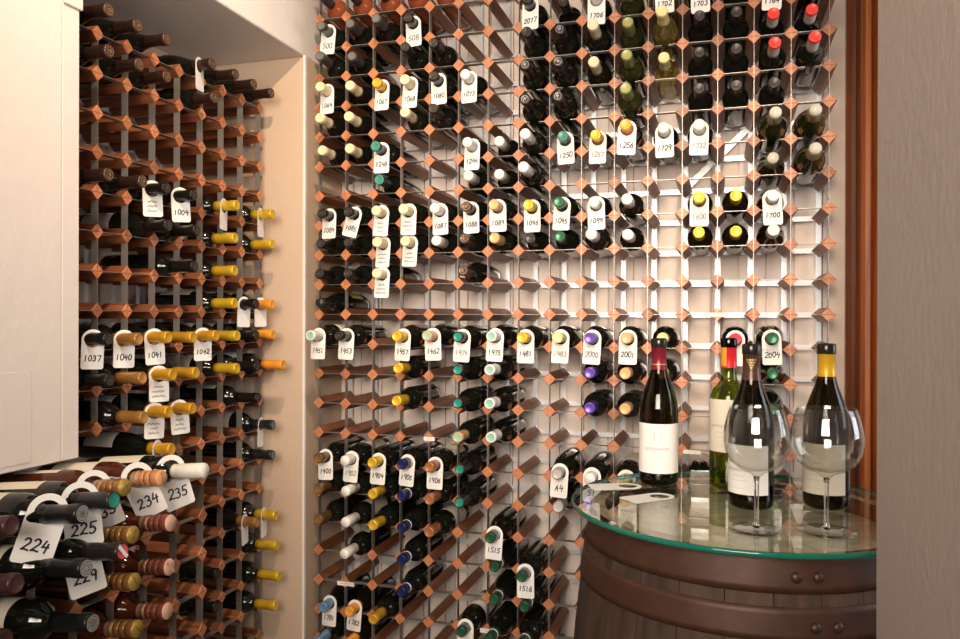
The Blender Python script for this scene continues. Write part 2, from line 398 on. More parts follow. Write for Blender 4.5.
def capsule_bm(cap, shape, n=24):
    bm = bmesh.new(); s = .0010
    if shape == 'sparkling':
        pr = [(.0212, .242), (.0178, .256), (.0163, .270), (.0160, .277), (.0174, .280), (.0174, .286), (.0156, .288), (.0160, .298), (.0140, .304), (.0005, .306)]
        lathe(bm, pr, n, mfn=lambda j: 1 if j >= 6 else 0)
    elif cap in ('bgold', 'pink', 'bcopper'):
        pr = [(.0158, .236), (.0160, .244), (.0163, .2441), (.0163, .252), (.0153, .2521), (.0153, .2560), (.0165, .2561), (.0165, .268),
              (.0157, .2685), (.0157, .271), (.0166, .2715), (.0166, .282), (.0158, .2825), (.0158, .285), (.0168, .2855), (.0168, .3005), (.0155, .3025), (.0005, .3027)]
        bands = {0: 2, 1: 2, 3: 3, 4: 2, 8: 3, 12: 3}
        lathe(bm, pr, n, mfn=lambda j: bands.get(j, 1 if j >= 15 else 0))
    elif cap in ('white',) and shape == 'bordeaux':
        pr = [(.0160, .2245), (.0156, .232), (.0160, .238), (.0164, .2385), (.0164, .298), (.0150, .302), (.0005, .3025)]
        lathe(bm, pr, n, mfn=lambda j: 1 if j >= 5 else 0)
    else:
        pr = [(.0180, .2335) if shape == 'burgundy' else (.0158, .2250), (.0160, .242), (.0153, .276), (.0163, .279), (.0166, .286), (.0164, .2985), (.0154, .3012), (.0128, .3019), (.0120, .3014), (.0005, .3016)]
        k1 = 4 if cap == 'redw' else (5 if cap in ('teal', 'brown', 'champ') else 8 if cap in ('wteal', 'tteal') else 7)
        lathe(bm, pr, n, mfn=lambda j: 1 if j >= k1 else 0)
    return bm
def emblem_bm(kind):
    bm = bmesh.new(); z = .3032
    def rb(pts, w):
        b2 = bmesh.new(); ribbon(b2, pts, w, 0)
        for f in b2.faces: bm.faces.new([bm.verts.new((v.co.x, v.co.z, z)) for v in f.verts])
        b2.free()
    if kind == 'crest':
        rb(arc(0, 0, .0125, .0125, 0, 360, 20), .0018); rb(arc(0, 0, .0098, .0098, 0, 360, 16), .0012)
        for k in range(7): a = k*360/7; rb(arc(.004*math.cos(math.radians(a)), .004*math.sin(math.radians(a)), .0042, .0042, a, a+210, 6), .0018)
    elif kind == 'bar':
        rb([(0, -.012), (0, .012)], .0012)
    elif kind == 'stripe':
        rb([(0, -.012), (0, .012)], .007)
    elif kind == 'swirl':
        rb(arc(0, 0, .0105, .0105, 0, 360, 16), .0011); rb([(-.004, -.005), (-.001, .005), (.002, -.003), (.005, .006)], .0015)
    return bm
PROTO = {}
GLASSW = {'dark_glass': 'dark', 'brown_glass': 'brown', 'olive_glass': 'olive', 'straw_glass': 'straw-yellow', 'rose_glass': 'red-brown', 'rose_bright_glass': 'red-brown', 'green_glass': 'green'}
def proto(cap, shape, glass, lab):
    key = (cap, shape, glass, lab)
    if key in PROTO: return PROTO[key], False
    t = thing('wine_bottle', '', 'wine bottle')
    link('bottle_glass', bottle_glass(shape), glass, t, True)
    cp = link('capsule', capsule_bm(cap, shape), ['foil_'+cap, 'foil_end_'+cap, 'band_cream', 'band_dark'], t, False)
    em = {'crest': ('crest', 'crest_silver'), 'bgold': ('bar', 'band_dark'), 'pink': ('stripe', 'band_cream'), 'bcopper': ('bar', 'band_dark'),
          'greyred': ('stripe', 'paper'), 'silv': ('swirl', 'crest_silver'), 'black': ('swirl', 'smoke_print'), 'brown': ('swirl', 'gold_print')}.get(cap)
    if em and shape != 'sparkling': link('cap_emblem', emblem_bm(em[0]), em[1], cp)
    if cap in ('ggreen', 'navy'):
        bm = bmesh.new(); lathe(bm, [(.0162, .2535), (.0168, .2537), (.0168, .2585), (.0162, .2587)], 24, cap0=False, cap1=False)
        link('white_ring', bm, 'paper', cp)
    if lab:
        z1 = {'burgundy': .140, 'bordeaux': .155, 'sparkling': .135}[shape]
        link('paper_label', label_patch(shape, .045, z1, 165), lab, t)
    PROTO[key] = t
    return t, True
def place_bottle(cap, shape, glass, lab, M, label, group):
    t, new = proto(cap, shape, glass, lab)
    if new: t.matrix_world = M
    else: t = dup(t, M)
    t['label'] = label; t['group'] = group
    return t

# ------------------------------------------------------------------ neck tags
def tag_bm(W=.048, drop=.068, hole=.0185, top=.0245, th=.0007, N=48, rc=.006):
    """hanging tag in the XZ plane, hole centre at the origin"""
    bm = bmesh.new(); hw = W/2
    def outer(a):
        c, s = math.cos(a), math.sin(a)
        if s >= 0: return (hw*c, top*s)
        cand = []
        if abs(c) > 1e-6: cand.append(hw/abs(c))
        cand.append(drop/-s if s < -1e-6 else 9)
        t = min(cand); x, z = c*t, s*t
        dx, dz = hw-abs(x), z+drop
        if dx < rc and dz < rc:
            k = Vector((rc-dx, rc-dz)); k = k.normalized()*rc
            x = math.copysign(hw-rc+k.x, x); z = -drop+rc-k.y
        return (x, z)
    angs = sorted(set([2*PI*i/N for i in range(N)]+[math.atan2(-drop+rc*f, sgn*(hw-rc*g)) % (2*PI) for sgn in (1, -1) for f, g in ((0, 1), (.1, .6), (.3, .3), (.6, .1), (1, 0))]))
    lay = []
    for y in (-th/2, th/2):
        o = [bm.verts.new((outer(a)[0], y, outer(a)[1])) for a in angs]
        i_ = [bm.verts.new((hole*math.cos(a), y, hole*math.sin(a))) for a in angs]
        lay.append((o, i_))
    n = len(angs); (o0, i0), (o1, i1) = lay
    for k in range(n):
        j = (k+1) % n
        bm.faces.new((o0[k], o0[j], i0[j], i0[k])); bm.faces.new((o1[j], o1[k], i1[k], i1[j]))
        bm.faces.new((o0[j], o0[k], o1[k], o1[j])); bm.faces.new((i0[k], i0[j], i1[j], i1[k]))
    bmesh.ops.recalc_face_normals(bm, faces=bm.faces)
    return bm
TAGME = {}
def neck_tag(text, M, label, size=1., seed=0, group=None, faint=False):
    t = thing('neck_tag', label, 'bottle tag', group or 'white paper tags on bottle necks', M)
    if size not in TAGME:
        TAGME[size] = link('paper_tag', tag_bm(.048*size, .068*size, max(.0185, .0185*size*.85), max(.0245*size, .022)), 'paper', t).data
    else:
        o = bpy.data.objects.new('paper_tag', TAGME[size]); C.objects.link(o); o.parent = t
    y = -.0007
    if text[0] != '~':
        bm = write_mesh(text, .0002*size, -.042*size, .0140*size*(1.2 if len(text) < 4 else 1), (.0025 if size > 1.3 else .0024)*size, y, seed=seed)
        link('handwritten_number', bm, 'ink' if not faint else 'faint_ink', t)
    elif text == '~':
        bm = bmesh.new(); scribble(bm, 0, -.030*size, .036*size, .0075*size, .0015*size, y, seed, 3)
        link('handwritten_note', bm, 'grey_ink', t)
    return t

# ------------------------------------------------------------------ what stands in each cell: column, row, millimetres out of the rack, cap, tag
BACK = '0,9,84,grey,500;1,9,74,grey,-;2,9,90,grey,-;3,9,65,black,508;7,9,101,black,2077;8,9,50,black,-;9,9,90,white,1706;10,9,98,olive,-;11,9,110,pale,1702;12,9,90,black,1703;13,9,90,black,-;14,9,53,redw,1764;15,9,90,redw,-;0,8,91,grey,-;1,8,60,grey,-;4,8,100,black,-;3,8,90,black,-;7,8,108,black,-;8,8,99,silv,-;9,8,110,cream,-;10,8,99,olive,-;11,8,150,pale,-;12,8,90,black,-;13,8,90,black,-;14,8,50,redw,-;15,8,50,redw,-;0,7,92,cream,1064;1,7,75,cream,-;2,7,84,amber,1067;3,7,91,cream,1068;4,7,100,black,1080;5,7,86,white,1073;7,7,120,silv,-;8,7,122,silv,-;9,7,92,cream,-;10,7,126,olive,-;11,7,64,pale,-;12,7,90,black,-;13,7,90,black,-;14,7,111,redw,-;15,7,129,redw,-;0,6,92,cream,-;1,6,83,cream,-;3,6,89,cream,-;4,6,101,black,-;7,6,121,silv,-;8,6,123,silv,-;10,6,150,olive,-;12,6,90,black,-;13,6,90,black,-;14,6,87,black,-;0,5,75,cream,-;1,5,76,cream,-;2,5,93,teal,1248;5,5,63,white,1244;6,5,50,white,-;7,5,122,white,-;8,5,50,teal,1250;9,5,50,yellow,1257;10,5,150,orange,1256;11,5,82,white,1729;12,5,90,white,1732;14,5,150,champ,-;15,5,150,champ,-;2,4,63,teal,-;5,4,53,white,-;6,4,50,white,-;7,4,143,white,-;14,4,50,champ,-;15,4,150,champ,-;0,3,76,black,1084;1,3,85,black,1085;2,3,86,cream,~;3,3,99,cream,~;4,3,86,white,1087;5,3,70,brown,1088;6,3,111,tan,1089;7,3,78,yellow,1096;8,3,105,green,1095;9,3,80,white,1099;10,3,109,white,-;12,3,90,yellow,1600;13,3,90,yellow,-;14,3,50,white,1700;0,2,83,black,-;1,2,85,black,-;2,2,79,cream,~;3,2,84,cream,~;4,2,71,white,-;5,2,90,brown,-;6,2,102,tan,-;7,2,50,black,-;8,2,86,green,-;9,2,131,white,-;10,2,86,white,-;12,2,90,yellow,-;13,2,90,yellow,-;14,2,74,white,-;0,1,90,black,-;1,1,86,black,-;2,1,80,cream,~;5,1,100,brown,-;0,0,90,black,-;0,-1,150,wteal,1451;1,-1,146,black,1453;3,-1,150,yellow,1457;4,-1,150,tteal,1462;5,-1,150,bteal,1474;6,-1,131,wteal,1475;7,-1,150,yellow,1481;8,-1,124,pale,1483;9,-1,150,purple,2000;10,-1,117,tan,2001;11,-1,89,pale,-;13,-1,90,red,~b;14,-1,50,green,2004;3,-2,139,yellow,-;5,-2,150,bteal,-;6,-2,150,wteal,-;9,-2,150,purple,-;10,-2,143,tan,-;11,-2,104,pale,-;14,-2,50,green,-;3,-3,150,yellow,-;5,-3,150,bteal,-;6,-3,150,wteal,-;9,-3,150,purple,-;10,-3,145,tan,-;14,-3,50,green,-;5,-4,150,tteal,-;6,-4,134,wteal,-;0,-5,93,bronze,1900;1,-5,103,white,1902;2,-5,111,yellow,1904;3,-5,107,navy,1905;4,-5,125,copper,1906;5,-5,131,bteal,-;8,-5,123,silver,A4;9,-5,146,white,51;10,-5,150,yellow,~b;11,-5,113,black,-;12,-5,90,black,-;0,-6,93,bronze,-;1,-6,97,white,-;2,-6,107,yellow,-;3,-6,108,navy,-;4,-6,126,copper,-;5,-6,132,bteal,-;8,-6,111,silver,-;9,-6,111,silver,-;0,-7,94,bronze,-;1,-7,97,white,-;2,-7,105,yellow,-;3,-7,108,navy,-;4,-7,127,copper,-;6,-7,140,ggreen,1515;1,-8,105,white,-;3,-8,109,navy,-;6,-8,94,ggreen,-;7,-8,150,ggreen,1516;3,-9,110,navy,-;6,-9,95,ggreen,-;7,-9,119,ggreen,-;0,-10,64,blue,1781;1,-10,72,orange,1782;2,-10,102,amber,-;5,-10,114,ggreen,1505;6,-10,150,ggreen,-;7,-10,150,ggreen,-;0,-11,101,blue,-;1,-11,92,orange,-;'
LEFT = '0,3,79,brown,-;1,3,80,brown,-;2,3,84,brown,-;3,3,76,brown,~b;5,3,84,brown,-;6,3,78,brown,-;7,3,83,brown,-;3,2,82,brown,-;5,2,84,brown,-;6,2,84,brown,-;7,2,85,brown,-;7,-1,84,brown,-;6,-1,95,brown,-;5,-1,83,black,~;4,-1,91,black,1004;2,-1,88,yellow,~b;0,-1,83,yellow,~b;5,-2,89,black,-;4,-2,101,black,-;2,-2,83,yellow,-;0,-2,83,yellow,-;4,-3,94,black,-;2,-3,82,yellow,-;2,-4,82,yellow,-;1,-4,90,black,~b;0,-4,83,orange,~b;7,-5,83,black,1037;6,-5,84,gold,1040;5,-5,90,amber,1041;4,-5,90,amber,-;3,-5,90,amber,1042;2,-5,91,yellow,-;1,-5,90,black,-;0,-5,87,orange,-;7,-6,87,black,-;6,-6,96,gold,-;5,-6,105,amber,~;4,-6,99,amber,-;2,-6,90,yellow,-;1,-6,93,black,-;0,-6,124,orange,-;6,-7,100,gold,-;5,-7,92,amber,~;4,-7,89,amber,~;1,-7,98,black,-;5,-8,101,amber,~b;0,-8,86,blackg,~b;0,-9,86,blackg,-;0,-11,98,yellow,~b;1,-11,94,gold,~b;0,-12,103,yellow,-;3,-12,95,black,-;0,-13,111,yellow,-;3,-13,91,black,-;0,-14,99,yellow,-;'
NEAR = '1,0,125,white,235;2,0,88,bcopper,234;3,0,80,bgold,233;4,0,146,bteal,225;5,0,169,crest,224;6,0,119,purpled,-;2,-1,113,pink,-;3,-1,102,bgold,-;4,-1,167,greyred,229;5,-1,178,crest,-;6,-1,130,purpled,-;2,-2,110,pink,-;3,-2,106,bgold,-;5,-2,193,crest,-;6,-2,105,purpled,-;2,-3,105,pink,-;3,-3,113,bgold,-;'
def parse(s):
    out = []
    for e in s.strip(';').split(';'):
        c, r, p, cap, tg = e.split(','); out.append((int(c), int(r), int(p)/1000, cap, tg))
    return out
NUMW = ['zero', 'one', 'two', 'three', 'four', 'five', 'six', 'seven', 'eight', 'nine', 'ten']
ORD = ['first', 'second', 'third', 'fourth', 'fifth', 'sixth', 'seventh', 'eighth', 'ninth', 'tenth', 'eleventh', 'twelfth', 'thirteenth', 'fourteenth', 'fifteenth',
       'sixteenth', 'seventeenth', 'eighteenth', 'nineteenth', 'twentieth', 'twenty-first', 'twenty-second', 'twenty-third']
def where(c, r, tags, left_sign):
    """words for the way from the nearest numbered tag; left_sign: +1 when a lower column number is further left"""
    best = min(tags, key=lambda q: (abs(q[0]-c)+abs(q[1]-r), abs(q[0]-c), q[2]))
    dc, dr = c-best[0], r-best[1]; parts = []
    if dr: parts.append('%s %s' % (NUMW[abs(dr)], 'above' if dr > 0 else 'below'))
    if dc: parts.append('%s %s of' % (NUMW[abs(dc)], 'right' if dc*left_sign > 0 else 'left'))
    return ', '.join(parts)+' tag '+best[2]
def style(cap, c, r, rk):
    rnd = random.Random((len(cap)*7+ord(cap[0])*3+ord(cap[-1]))*1009+c*31+len(rk)*7+ord(rk[0]))
    shape = 'burgundy' if rnd.random() < .38 else 'bordeaux'; glass = 'dark_glass'; lab = rnd.choice(['cream_paper', 'paper', None, None, None] if rk == 'back' else ['cream_paper', 'paper', None])
    if cap == 'champ': shape, glass, lab = 'sparkling', 'olive_glass', 'cream_paper'
    if cap in ('brown',): shape = 'burgundy'
    if cap == 'olive': glass = 'olive_glass'; shape = 'bordeaux'
    if rk == 'back' and cap == 'pale' and r >= 7: glass = 'straw_glass'; shape = 'burgundy'
    if rk == 'back' and r == 10: glass = 'rose_bright_glass'; shape = 'burgundy'; lab = None
    if rk == 'back' and c == 0 and r == 0: shape, lab = 'sparkling', 'ochre_paper'
    if rk == 'back' and r >= 8 and cap == 'grey': shape = 'bordeaux'; lab = None
    if rk == 'near':
        shape = 'bordeaux'; lab = 'cream_paper'
        if cap in ('bcopper', 'pink', 'bgold'): glass = 'rose_glass'; lab = 'cream_paper' if r == 0 else None
    return shape, glass, lab
def fill(data, rk, O, out, along, p, pv, grp, left_sign, dz0, bs, ctop, cleft):
    tags = [(c, r, t) for c, r, _, _, t in data if t[0] != '~' and t != '-']
    sidew = [d for d in data if d[4] in ('~', '~b')]
    for i, (c, r, pr, cap, tg) in enumerate(data):
        shape, glass, lab = style(cap, c, r, rk)
        dz = dz0+(RAD[shape]-.0375)*1.3
        L = (.3027 if shape != 'sparkling' else .306)*bs
        if rk == 'back': dz += min(.014, .0025*max(0, r-3)) if r > 0 else -.003*(r <= -4)
        tip = Vector(O)+Vector(along)*(p*(c+.5))+Vector(out)*pr+Vector((0, 0, r*pv+dz))
        base = tip-Vector(out)*L
        if rk != 'left': base.z = O[2]+r*pv+.026+(RAD[shape]-.0375)*1.3      # shoulders ride a little up on the front bars
        q = (tip-base).to_track_quat('Z', 'Y').to_matrix().to_4x4()
        rr = random.Random(i*31+len(rk)); roll = rr.uniform(-70, 70)
        M = Matrix.Translation(base) @ q @ Matrix.Rotation(math.radians(roll), 4, 'Z') @ Matrix.Scale(bs, 4)
        word = GLASSW[glass]; capw = CAPS[cap][2]
        cell = '%s row, %s column' % (ORD[ctop-r], ORD[(c-cleft)*left_sign])
        if tg == '-': lbl = '%s bottle, %s cap, %s, %s' % (word, capw, where(c, r, tags, left_sign), cell)
        elif tg[0] == '~': lbl = '%s tagged bottle, %s cap, %s, %s' % (word, capw, where(c, r, tags, left_sign), cell)
        else: lbl = '%s wine bottle, %s cap, wearing neck tag %s, %s' % (word, capw, tg, cell)
        if len(lbl.split()) > 16: lbl = lbl.replace(' tagged bottle', ' bottle').replace(' cap,', '-capped,', 1) if False else lbl.replace('black ', '', 1).replace('banded ', '', 1)
        if len(lbl.split()) > 16: lbl = lbl.replace('tagged ', '')
        place_bottle(cap, shape, glass, lab, M, lbl, grp)
        if tg != '-':
            if tg == '~': tl = 'white tag with scribbled words, %s, %s' % (where(c, r, tags, left_sign), cell)
            elif tg == '~b': tl = 'white tag, writing unseen, %s, %s' % (where(c, r, tags, left_sign), cell)
            else: tl = 'white paper tag marked %s on %s cap, %s' % (tg, capw, cell)
            yield tg, tip, i, tl, cap, c, r
def Rm(a, ax): return Matrix.Rotation(math.radians(a), 4, ax)
data = parse(BACK)
data += [(c, 10, .09, 'grey', '-') for c in range(5)]
TW = {'1085': 14, '1451': 0, '500': 3, '508': -4}
for tg, tip, i, tl, cap, c, r in fill(data, 'back', (BX0, BY0, BZ0), (0, -1, 0), (1, 0, 0), BP, BR, 'wine bottles lying in the tall back rack', 1, .032, 1., 10, 0):
    rr = random.Random(i)
    M = Matrix.Translation(tip+Vector((0, .052+rr.uniform(-.005, .006), -.0035))) @ Rm(rr.uniform(-8, 4), 'Z') @ Rm(rr.uniform(-3, 3) if tg not in TW else TW[tg], 'Y') @ Rm(-4, 'X')
    neck_tag(tg, M, tl, 1.1, i, faint=tg in ('1474', '1732', '1600', '1483', '1257', '2000', '1902'))
data = parse(LEFT)
for tg, tip, i, tl, cap, c, r in fill(data, 'left', (LX, LY0, LZ0), (1, 0, 0), (0, -1, 0), LP, .1, 'wine bottles lying in the alcove rack', -1, .028, 1., 3, 7):
    rr = random.Random(i)
    yaw = 52 if tg != '~b' else (74 if r == -4 else 101)
    M = Matrix.Translation(tip+Vector((-.048, 0, -.0025))) @ Rm(yaw, 'Z') @ Rm(rr.uniform(-4, 4), 'Y')
    neck_tag(tg, M, tl, 1.06, i)
data = parse(NEAR)
NT = {'224': (46, 18, .082), '225': (50, -6, .086), '233': (48, -20, .086), '234': (52, -22, .070), '235': (56, -16, .100), '229': (56, -12, .110)}
for tg, tip, i, tl, cap, c, r in fill(data, 'near', (NX, NY0, NZ0), (1, 0, 0), (0, -1, 0), NP_, .1, 'wine bottles in the nearest rack', -1, .056, 1.12, 0, 6):
    yw, rl, bk = NT[tg]
    M = Matrix.Translation(tip+Vector((-bk, 0, -.0035))) @ Rm(yw, 'Z') @ Rm(rl, 'Y')
    neck_tag(tg, M, tl, 1.45, i, group='large white tags in the nearest rack')

# ------------------------------------------------------------------ barrel table
TX, TY, TZ = .0406, 1.5133, CAMZ-.335
bt = thing('barrel', 'dark oak wine barrel with rusty hoops holding up the round glass top', 'barrel'); bt.location = (TX, TY, 0)
HB = TZ-.009
def rb_(z): return .274+(.317-.274)*(1-((z-HB/2)/(HB/2))**2)
ns = 26
for k in range(ns):
    bm = bmesh.new(); a0 = 2*PI*k/ns+.0022; a1 = 2*PI*(k+1)/ns-.0022; zs = [HB*j/22 for j in range(23)]; sub = 4
    grid = []
    for z in zs:
        ro_, ri = rb_(z), rb_(z)-.024
        grid.append([(ro_*math.cos(a0+(a1-a0)*s/sub), ro_*math.sin(a0+(a1-a0)*s/sub), z) for s in range(sub+1)]+[(ri*math.cos(a1-(a1-a0)*s/sub), ri*math.sin(a1-(a1-a0)*s/sub), z) for s in range(sub+1)])
    vs = [[bm.verts.new(p) for p in row] for row in grid]; m_ = len(vs[0])
    for j in range(22):
        for i in range(m_): bm.faces.new((vs[j][i], vs[j][(i+1) % m_], vs[j+1][(i+1) % m_], vs[j+1][i]))
    bm.faces.new(list(reversed(vs[0]))); f = bm.faces.new(vs[-1]); f.material_index = 1
    bmesh.ops.recalc_face_normals(bm, faces=bm.faces)
    link('stave', bm, ['stave_wood', 'chime_wood'], bt)
for k in range(7):     # head boards, set a little below the chime
    bm = bmesh.new(); R = .251; w = 2*R/7; x0 = -R+k*w+.0008; x1 = x0+w-.0016; n = 10; top = []; bot = []
    pts = [(x0+(x1-x0)*i/n, math.sqrt(max(R*R-(x0+(x1-x0)*i/n)**2, 1e-6))) for i in range(n+1)]
    ring = pts+[(x, -y) for x, y in reversed(pts)]
    a = [bm.verts.new((x, y, HB-.052)) for x, y in ring]; b = [bm.verts.new((x, y, HB-.030)) for x, y in ring]
    for i in range(len(ring)):
        j = (i+1) % len(ring)
        if (a[i].co-a[j].co).length > 1e-5: bm.faces.new((a[i], a[j], b[j], b[i]))
    bm.faces.new(a); bm.faces.new(b)
    bmesh.ops.recalc_face_normals(bm, faces=bm.faces)
    o = link('head_board', bm, 'head_wood', bt); o.rotation_euler.z = .5
for z0, z1, n_ in ((HB-.058, HB-.004, 1), (TZ-.134, TZ-.086, 1), (.56, .605, 0), (.345, .39, 0), (.088, .134, 1), (.006, .056, 1)):
    bm = bmesh.new(); st = 5; th = .0028
    pr = [(rb_(z0)-.001, z0)]+[(rb_(z0+(z1-z0)*j/st)+th, z0+(z1-z0)*j/st) for j in range(st+1)]+[(rb_(z1)-.001, z1)]
    lathe(bm, pr, 72, cap0=False, cap1=False)
    h = link('hoop', bm, 'hoop_iron', bt)
    zm = (z0+z1)/2
    for da in (0, .115):
        a = -1.335+da+(.085 if z1 < HB-.05 else 0); bm = bmesh.new()
        lathe(bm, [(.0085, 0), (.0080, .0030), (.0052, .0055), (.0005, .0062)], 14)
        rv = link('rivet', bm, 'rivet_iron', h)
        d = Vector((math.cos(a), math.sin(a), 0))
        rv.matrix_local = Matrix.Translation(d*(rb_(zm)+th-.0012)+Vector((0, 0, zm-.004))) @ d.to_track_quat('Z', 'Y').to_matrix().to_4x4()
bm = bmesh.new(); R = .312
lathe(bm, [(R-.003, 0), (R-.0008, .0012), (R, .003), (R, .006), (R-.0008, .0078), (R-.003, .009)], 128, mfn=lambda j: 1)
for f in bm.faces:
    if len(f.verts) > 4: f.material_index = 0; f.smooth = False
gt = link('glass_tabletop', bm, ['table_glass', 'glass_edge_green'], None, loc=(TX, TY, TZ-.009))
tag(gt, 'round clear glass tabletop with a green edge resting on the barrel', 'table top')

# ------------------------------------------------------------------ bottles, glasses and loose tags on the table
def cam_pt(u, v_zc, z):      # point at a given depth from the lens, on a horizontal plane
    xc = (u-480)/786.6*v_zc
    return Vector((xc*math.cos(YAW)-v_zc*math.sin(YAW), xc*math.sin(YAW)+v_zc*math.cos(YAW), z))
def facing(p, extra=0): return math.atan2(-p.y, -p.x)-PI/2+extra     # local +Y looks to the viewer's side
def table_bottle(p, label, shape, glass, capcol, capend, ztop, parts, height, yaw):
    t = thing('wine_bottle', label, 'wine bottle', 'open wine bottles on the glass table'); t.matrix_world = Matrix.Translation(p) @ Matrix.Rotation(facing(p, yaw), 4, 'Z')
    s = height/.302
    prof = SHAPES[shape]
    bm = bmesh.new(); inner = []
    sc_ = lambda r: r
    lathe(bm, [(max(r, .0005), z*s) for r, z in prof]+[(.0155, .2905*s), (.0158, .2985*s), (.0145, .302*s), (.0105, .3022*s), (.0100, .292*s), (.0005, .291*s)], 40)
    link('bottle_glass', bm, glass, t, True)
    bm = bmesh.new(); z0 = ztop
    lathe(bm, [(.0155 if z0 > .24 else .0172, z0*s), (.0152, .252*s), (.0150, .283*s), (.0163, .284*s)], 32, cap0=False, cap1=False)
    cp = link('capsule', bm, capcol, t)
    bm = bmesh.new(); lathe(bm, [(.0160, .284*s), (.0166, .290*s), (.0166, .2985*s), (.0150, .3030*s), (.0110, .3032*s)], 32, cap0=False, cap1=False)
    link('lip', bm, capend, t)
    for kind, a in parts:
        parts_fn[kind](t, cp, s, a, shape)
    return t
plain('wine_red_foil', (.22, .015, .03), .3, .3); plain('red_foil', (.62, .02, .03), .3, .1); plain('orange_foil', (.75, .35, .04), .3, .2)
plain('brown_foil', (.09, .045, .03), .3, .3); plain('golden_foil', (.76, .44, .03), .32, .3); plain('black_lip', (.012, .011, .010), .2)
def rib_label(t, r, items, mat, name):
    """items: strokes in (angle degrees, height, ...) wrapped on a cylinder of radius r, centred on local +Y"""
    bm = bmesh.new()
    for pts, w in items:
        b2 = bmesh.new(); ribbon(b2, pts, w, 0)
        for f in b2.faces:
            vs = []
            for v in f.verts:
                a = PI/2-v.co.x/r; vs.append(bm.verts.new((r*math.cos(a), r*math.sin(a), v.co.z)))
            bm.faces.new(vs)
        b2.free()
    return link(name, bm, mat, t)
def lab_white(t, cp, s, a, shape):
    z0, z1, deg, mat, seed = a
    o = link('paper_label', label_patch(shape, z0*s, z1*s, deg), mat, t)
    rnd = random.Random(seed); r = RAD[shape]+.0009; it = []
    zz = z0+(z1-z0)*.60
    for (fz, W, w) in ((.50, .050, .0030), (.38, .022, .0013), (.28, .034, .0010), (.12, .026, .0009)):
        z = (z0+(z1-z0)*fz)*s; n = int(W/.0042)
        for i in range(n):      # small illegible print, letter by letter
            x = -W/2+W*i/n; hgt = w*1.1
            it.append(([(x, z-hgt), (x, z+hgt*rnd.uniform(.5, 1))], w*.35)); it.append(([(x, z), (x+.0024, z+hgt*rnd.uniform(-.8, .8))], w*.3))
    rib_label(t, r, it, 'faint_ink', 'small_print')
    if seed == 1:
        z = (z0+(z1-z0)*.74)*s; q = .0065
        rib_label(t, r, [([(-q-.004, z-q), (q-.004, z-q), (q-.004, z+q), (-q-.004, z+q), (-q-.004, z-q)], .001), ([(-q*.4-.004, z-q*.5), (q*.3-.004, z+q*.4)], .0008)], 'faint_ink', 'square_emblem')
    if seed == 4:
        z = (z0+(z1-z0)*.55)*s
        rib_label(t, r, [(arc(-.008, z, .011, .008, 200, 500, 10), .0012), ([(-.02, z-.012), (.01, z-.012)], .001)], 'ochre_paper', 'printed_emblem')
def cap_band(t, cp, s, a, shape):
    z0, z1, mat = a
    bm = bmesh.new(); lathe(bm, [(.0158, z0*s), (.0158, z1*s)], 32, cap0=False, cap1=False); link('capsule_band', bm, mat, cp)
def cap_strip(t, cp, s, a, shape):
    deg, mat = a
    bm = label_patch(shape, .246*s, .284*s, deg, 8, r=.0156); o = link('side_strip', bm, mat, cp); o.rotation_euler.z = -.75
def cap_tri(t, cp, s, a, shape):
    r = .0160; it = []
    for row, n in enumerate((4, 3, 2, 1)):
        for i in range(n):
            x = (i-(n-1)/2)*.0050; z = (.274-row*.0050)*s
            it.append(([(x-.0016, z), (x, z+.0016), (x+.0016, z), (x, z-.0016), (x-.0016, z)], .0011))
    o = rib_label(cp, r, it, 'gold_print', 'diamond_emblem'); o.rotation_euler.z = .6
    rib_label(cp, r, [([(-.02, .2505*s), (.02, .2505*s)], .0016), ([(-.02, .279*s), (.02, .279*s)], .0012)], 'gold_print', 'gold_lines')
parts_fn = {'label': lab_white, 'band': cap_band, 'strip': cap_strip, 'tri': cap_tri}
table_bottle(cam_pt(659, 1.612, TZ), 'dark bottle with wine-red neck foil and square emblem label, leftmost on the glass table', 'burgundy', 'deep_green_glass', 'wine_red_foil', 'black_lip', .238,
    [('label', (.026, .128, 170, 'paper', 1)), ('band', (.247, .250, 'gold_print'))], .295, -.15)
table_bottle(cam_pt(729, 1.575, TZ), 'green glass bottle with red and orange neck foil, behind the dark bottles', 'bordeaux', 'green_glass', 'red_foil', 'deep_green_glass', .243,
    [('label', (.075, .180, 150, 'cream_paper', 2)), ('strip', (100, 'orange_foil'))], .297, -.4)
table_bottle(cam_pt(751.5, 1.413, TZ), 'dark bottle with brown foil and gold diamond triangle, behind the left glass', 'burgundy', 'deep_green_glass', 'brown_foil', 'black_lip', .236,
    [('label', (.028, .118, 160, 'paper', 3)), ('tri', ())], .290, -.6)
table_bottle(cam_pt(826.5, 1.413, TZ), 'dark bottle with yellow neck foil, rightmost on the glass table', 'burgundy', 'deep_green_glass', 'golden_foil', 'black_lip', .244,
    [('label', (.028, .120, 165, 'cream_paper', 4)), ('band', (.236, .246, 'golden_foil'))], .291, -.55)
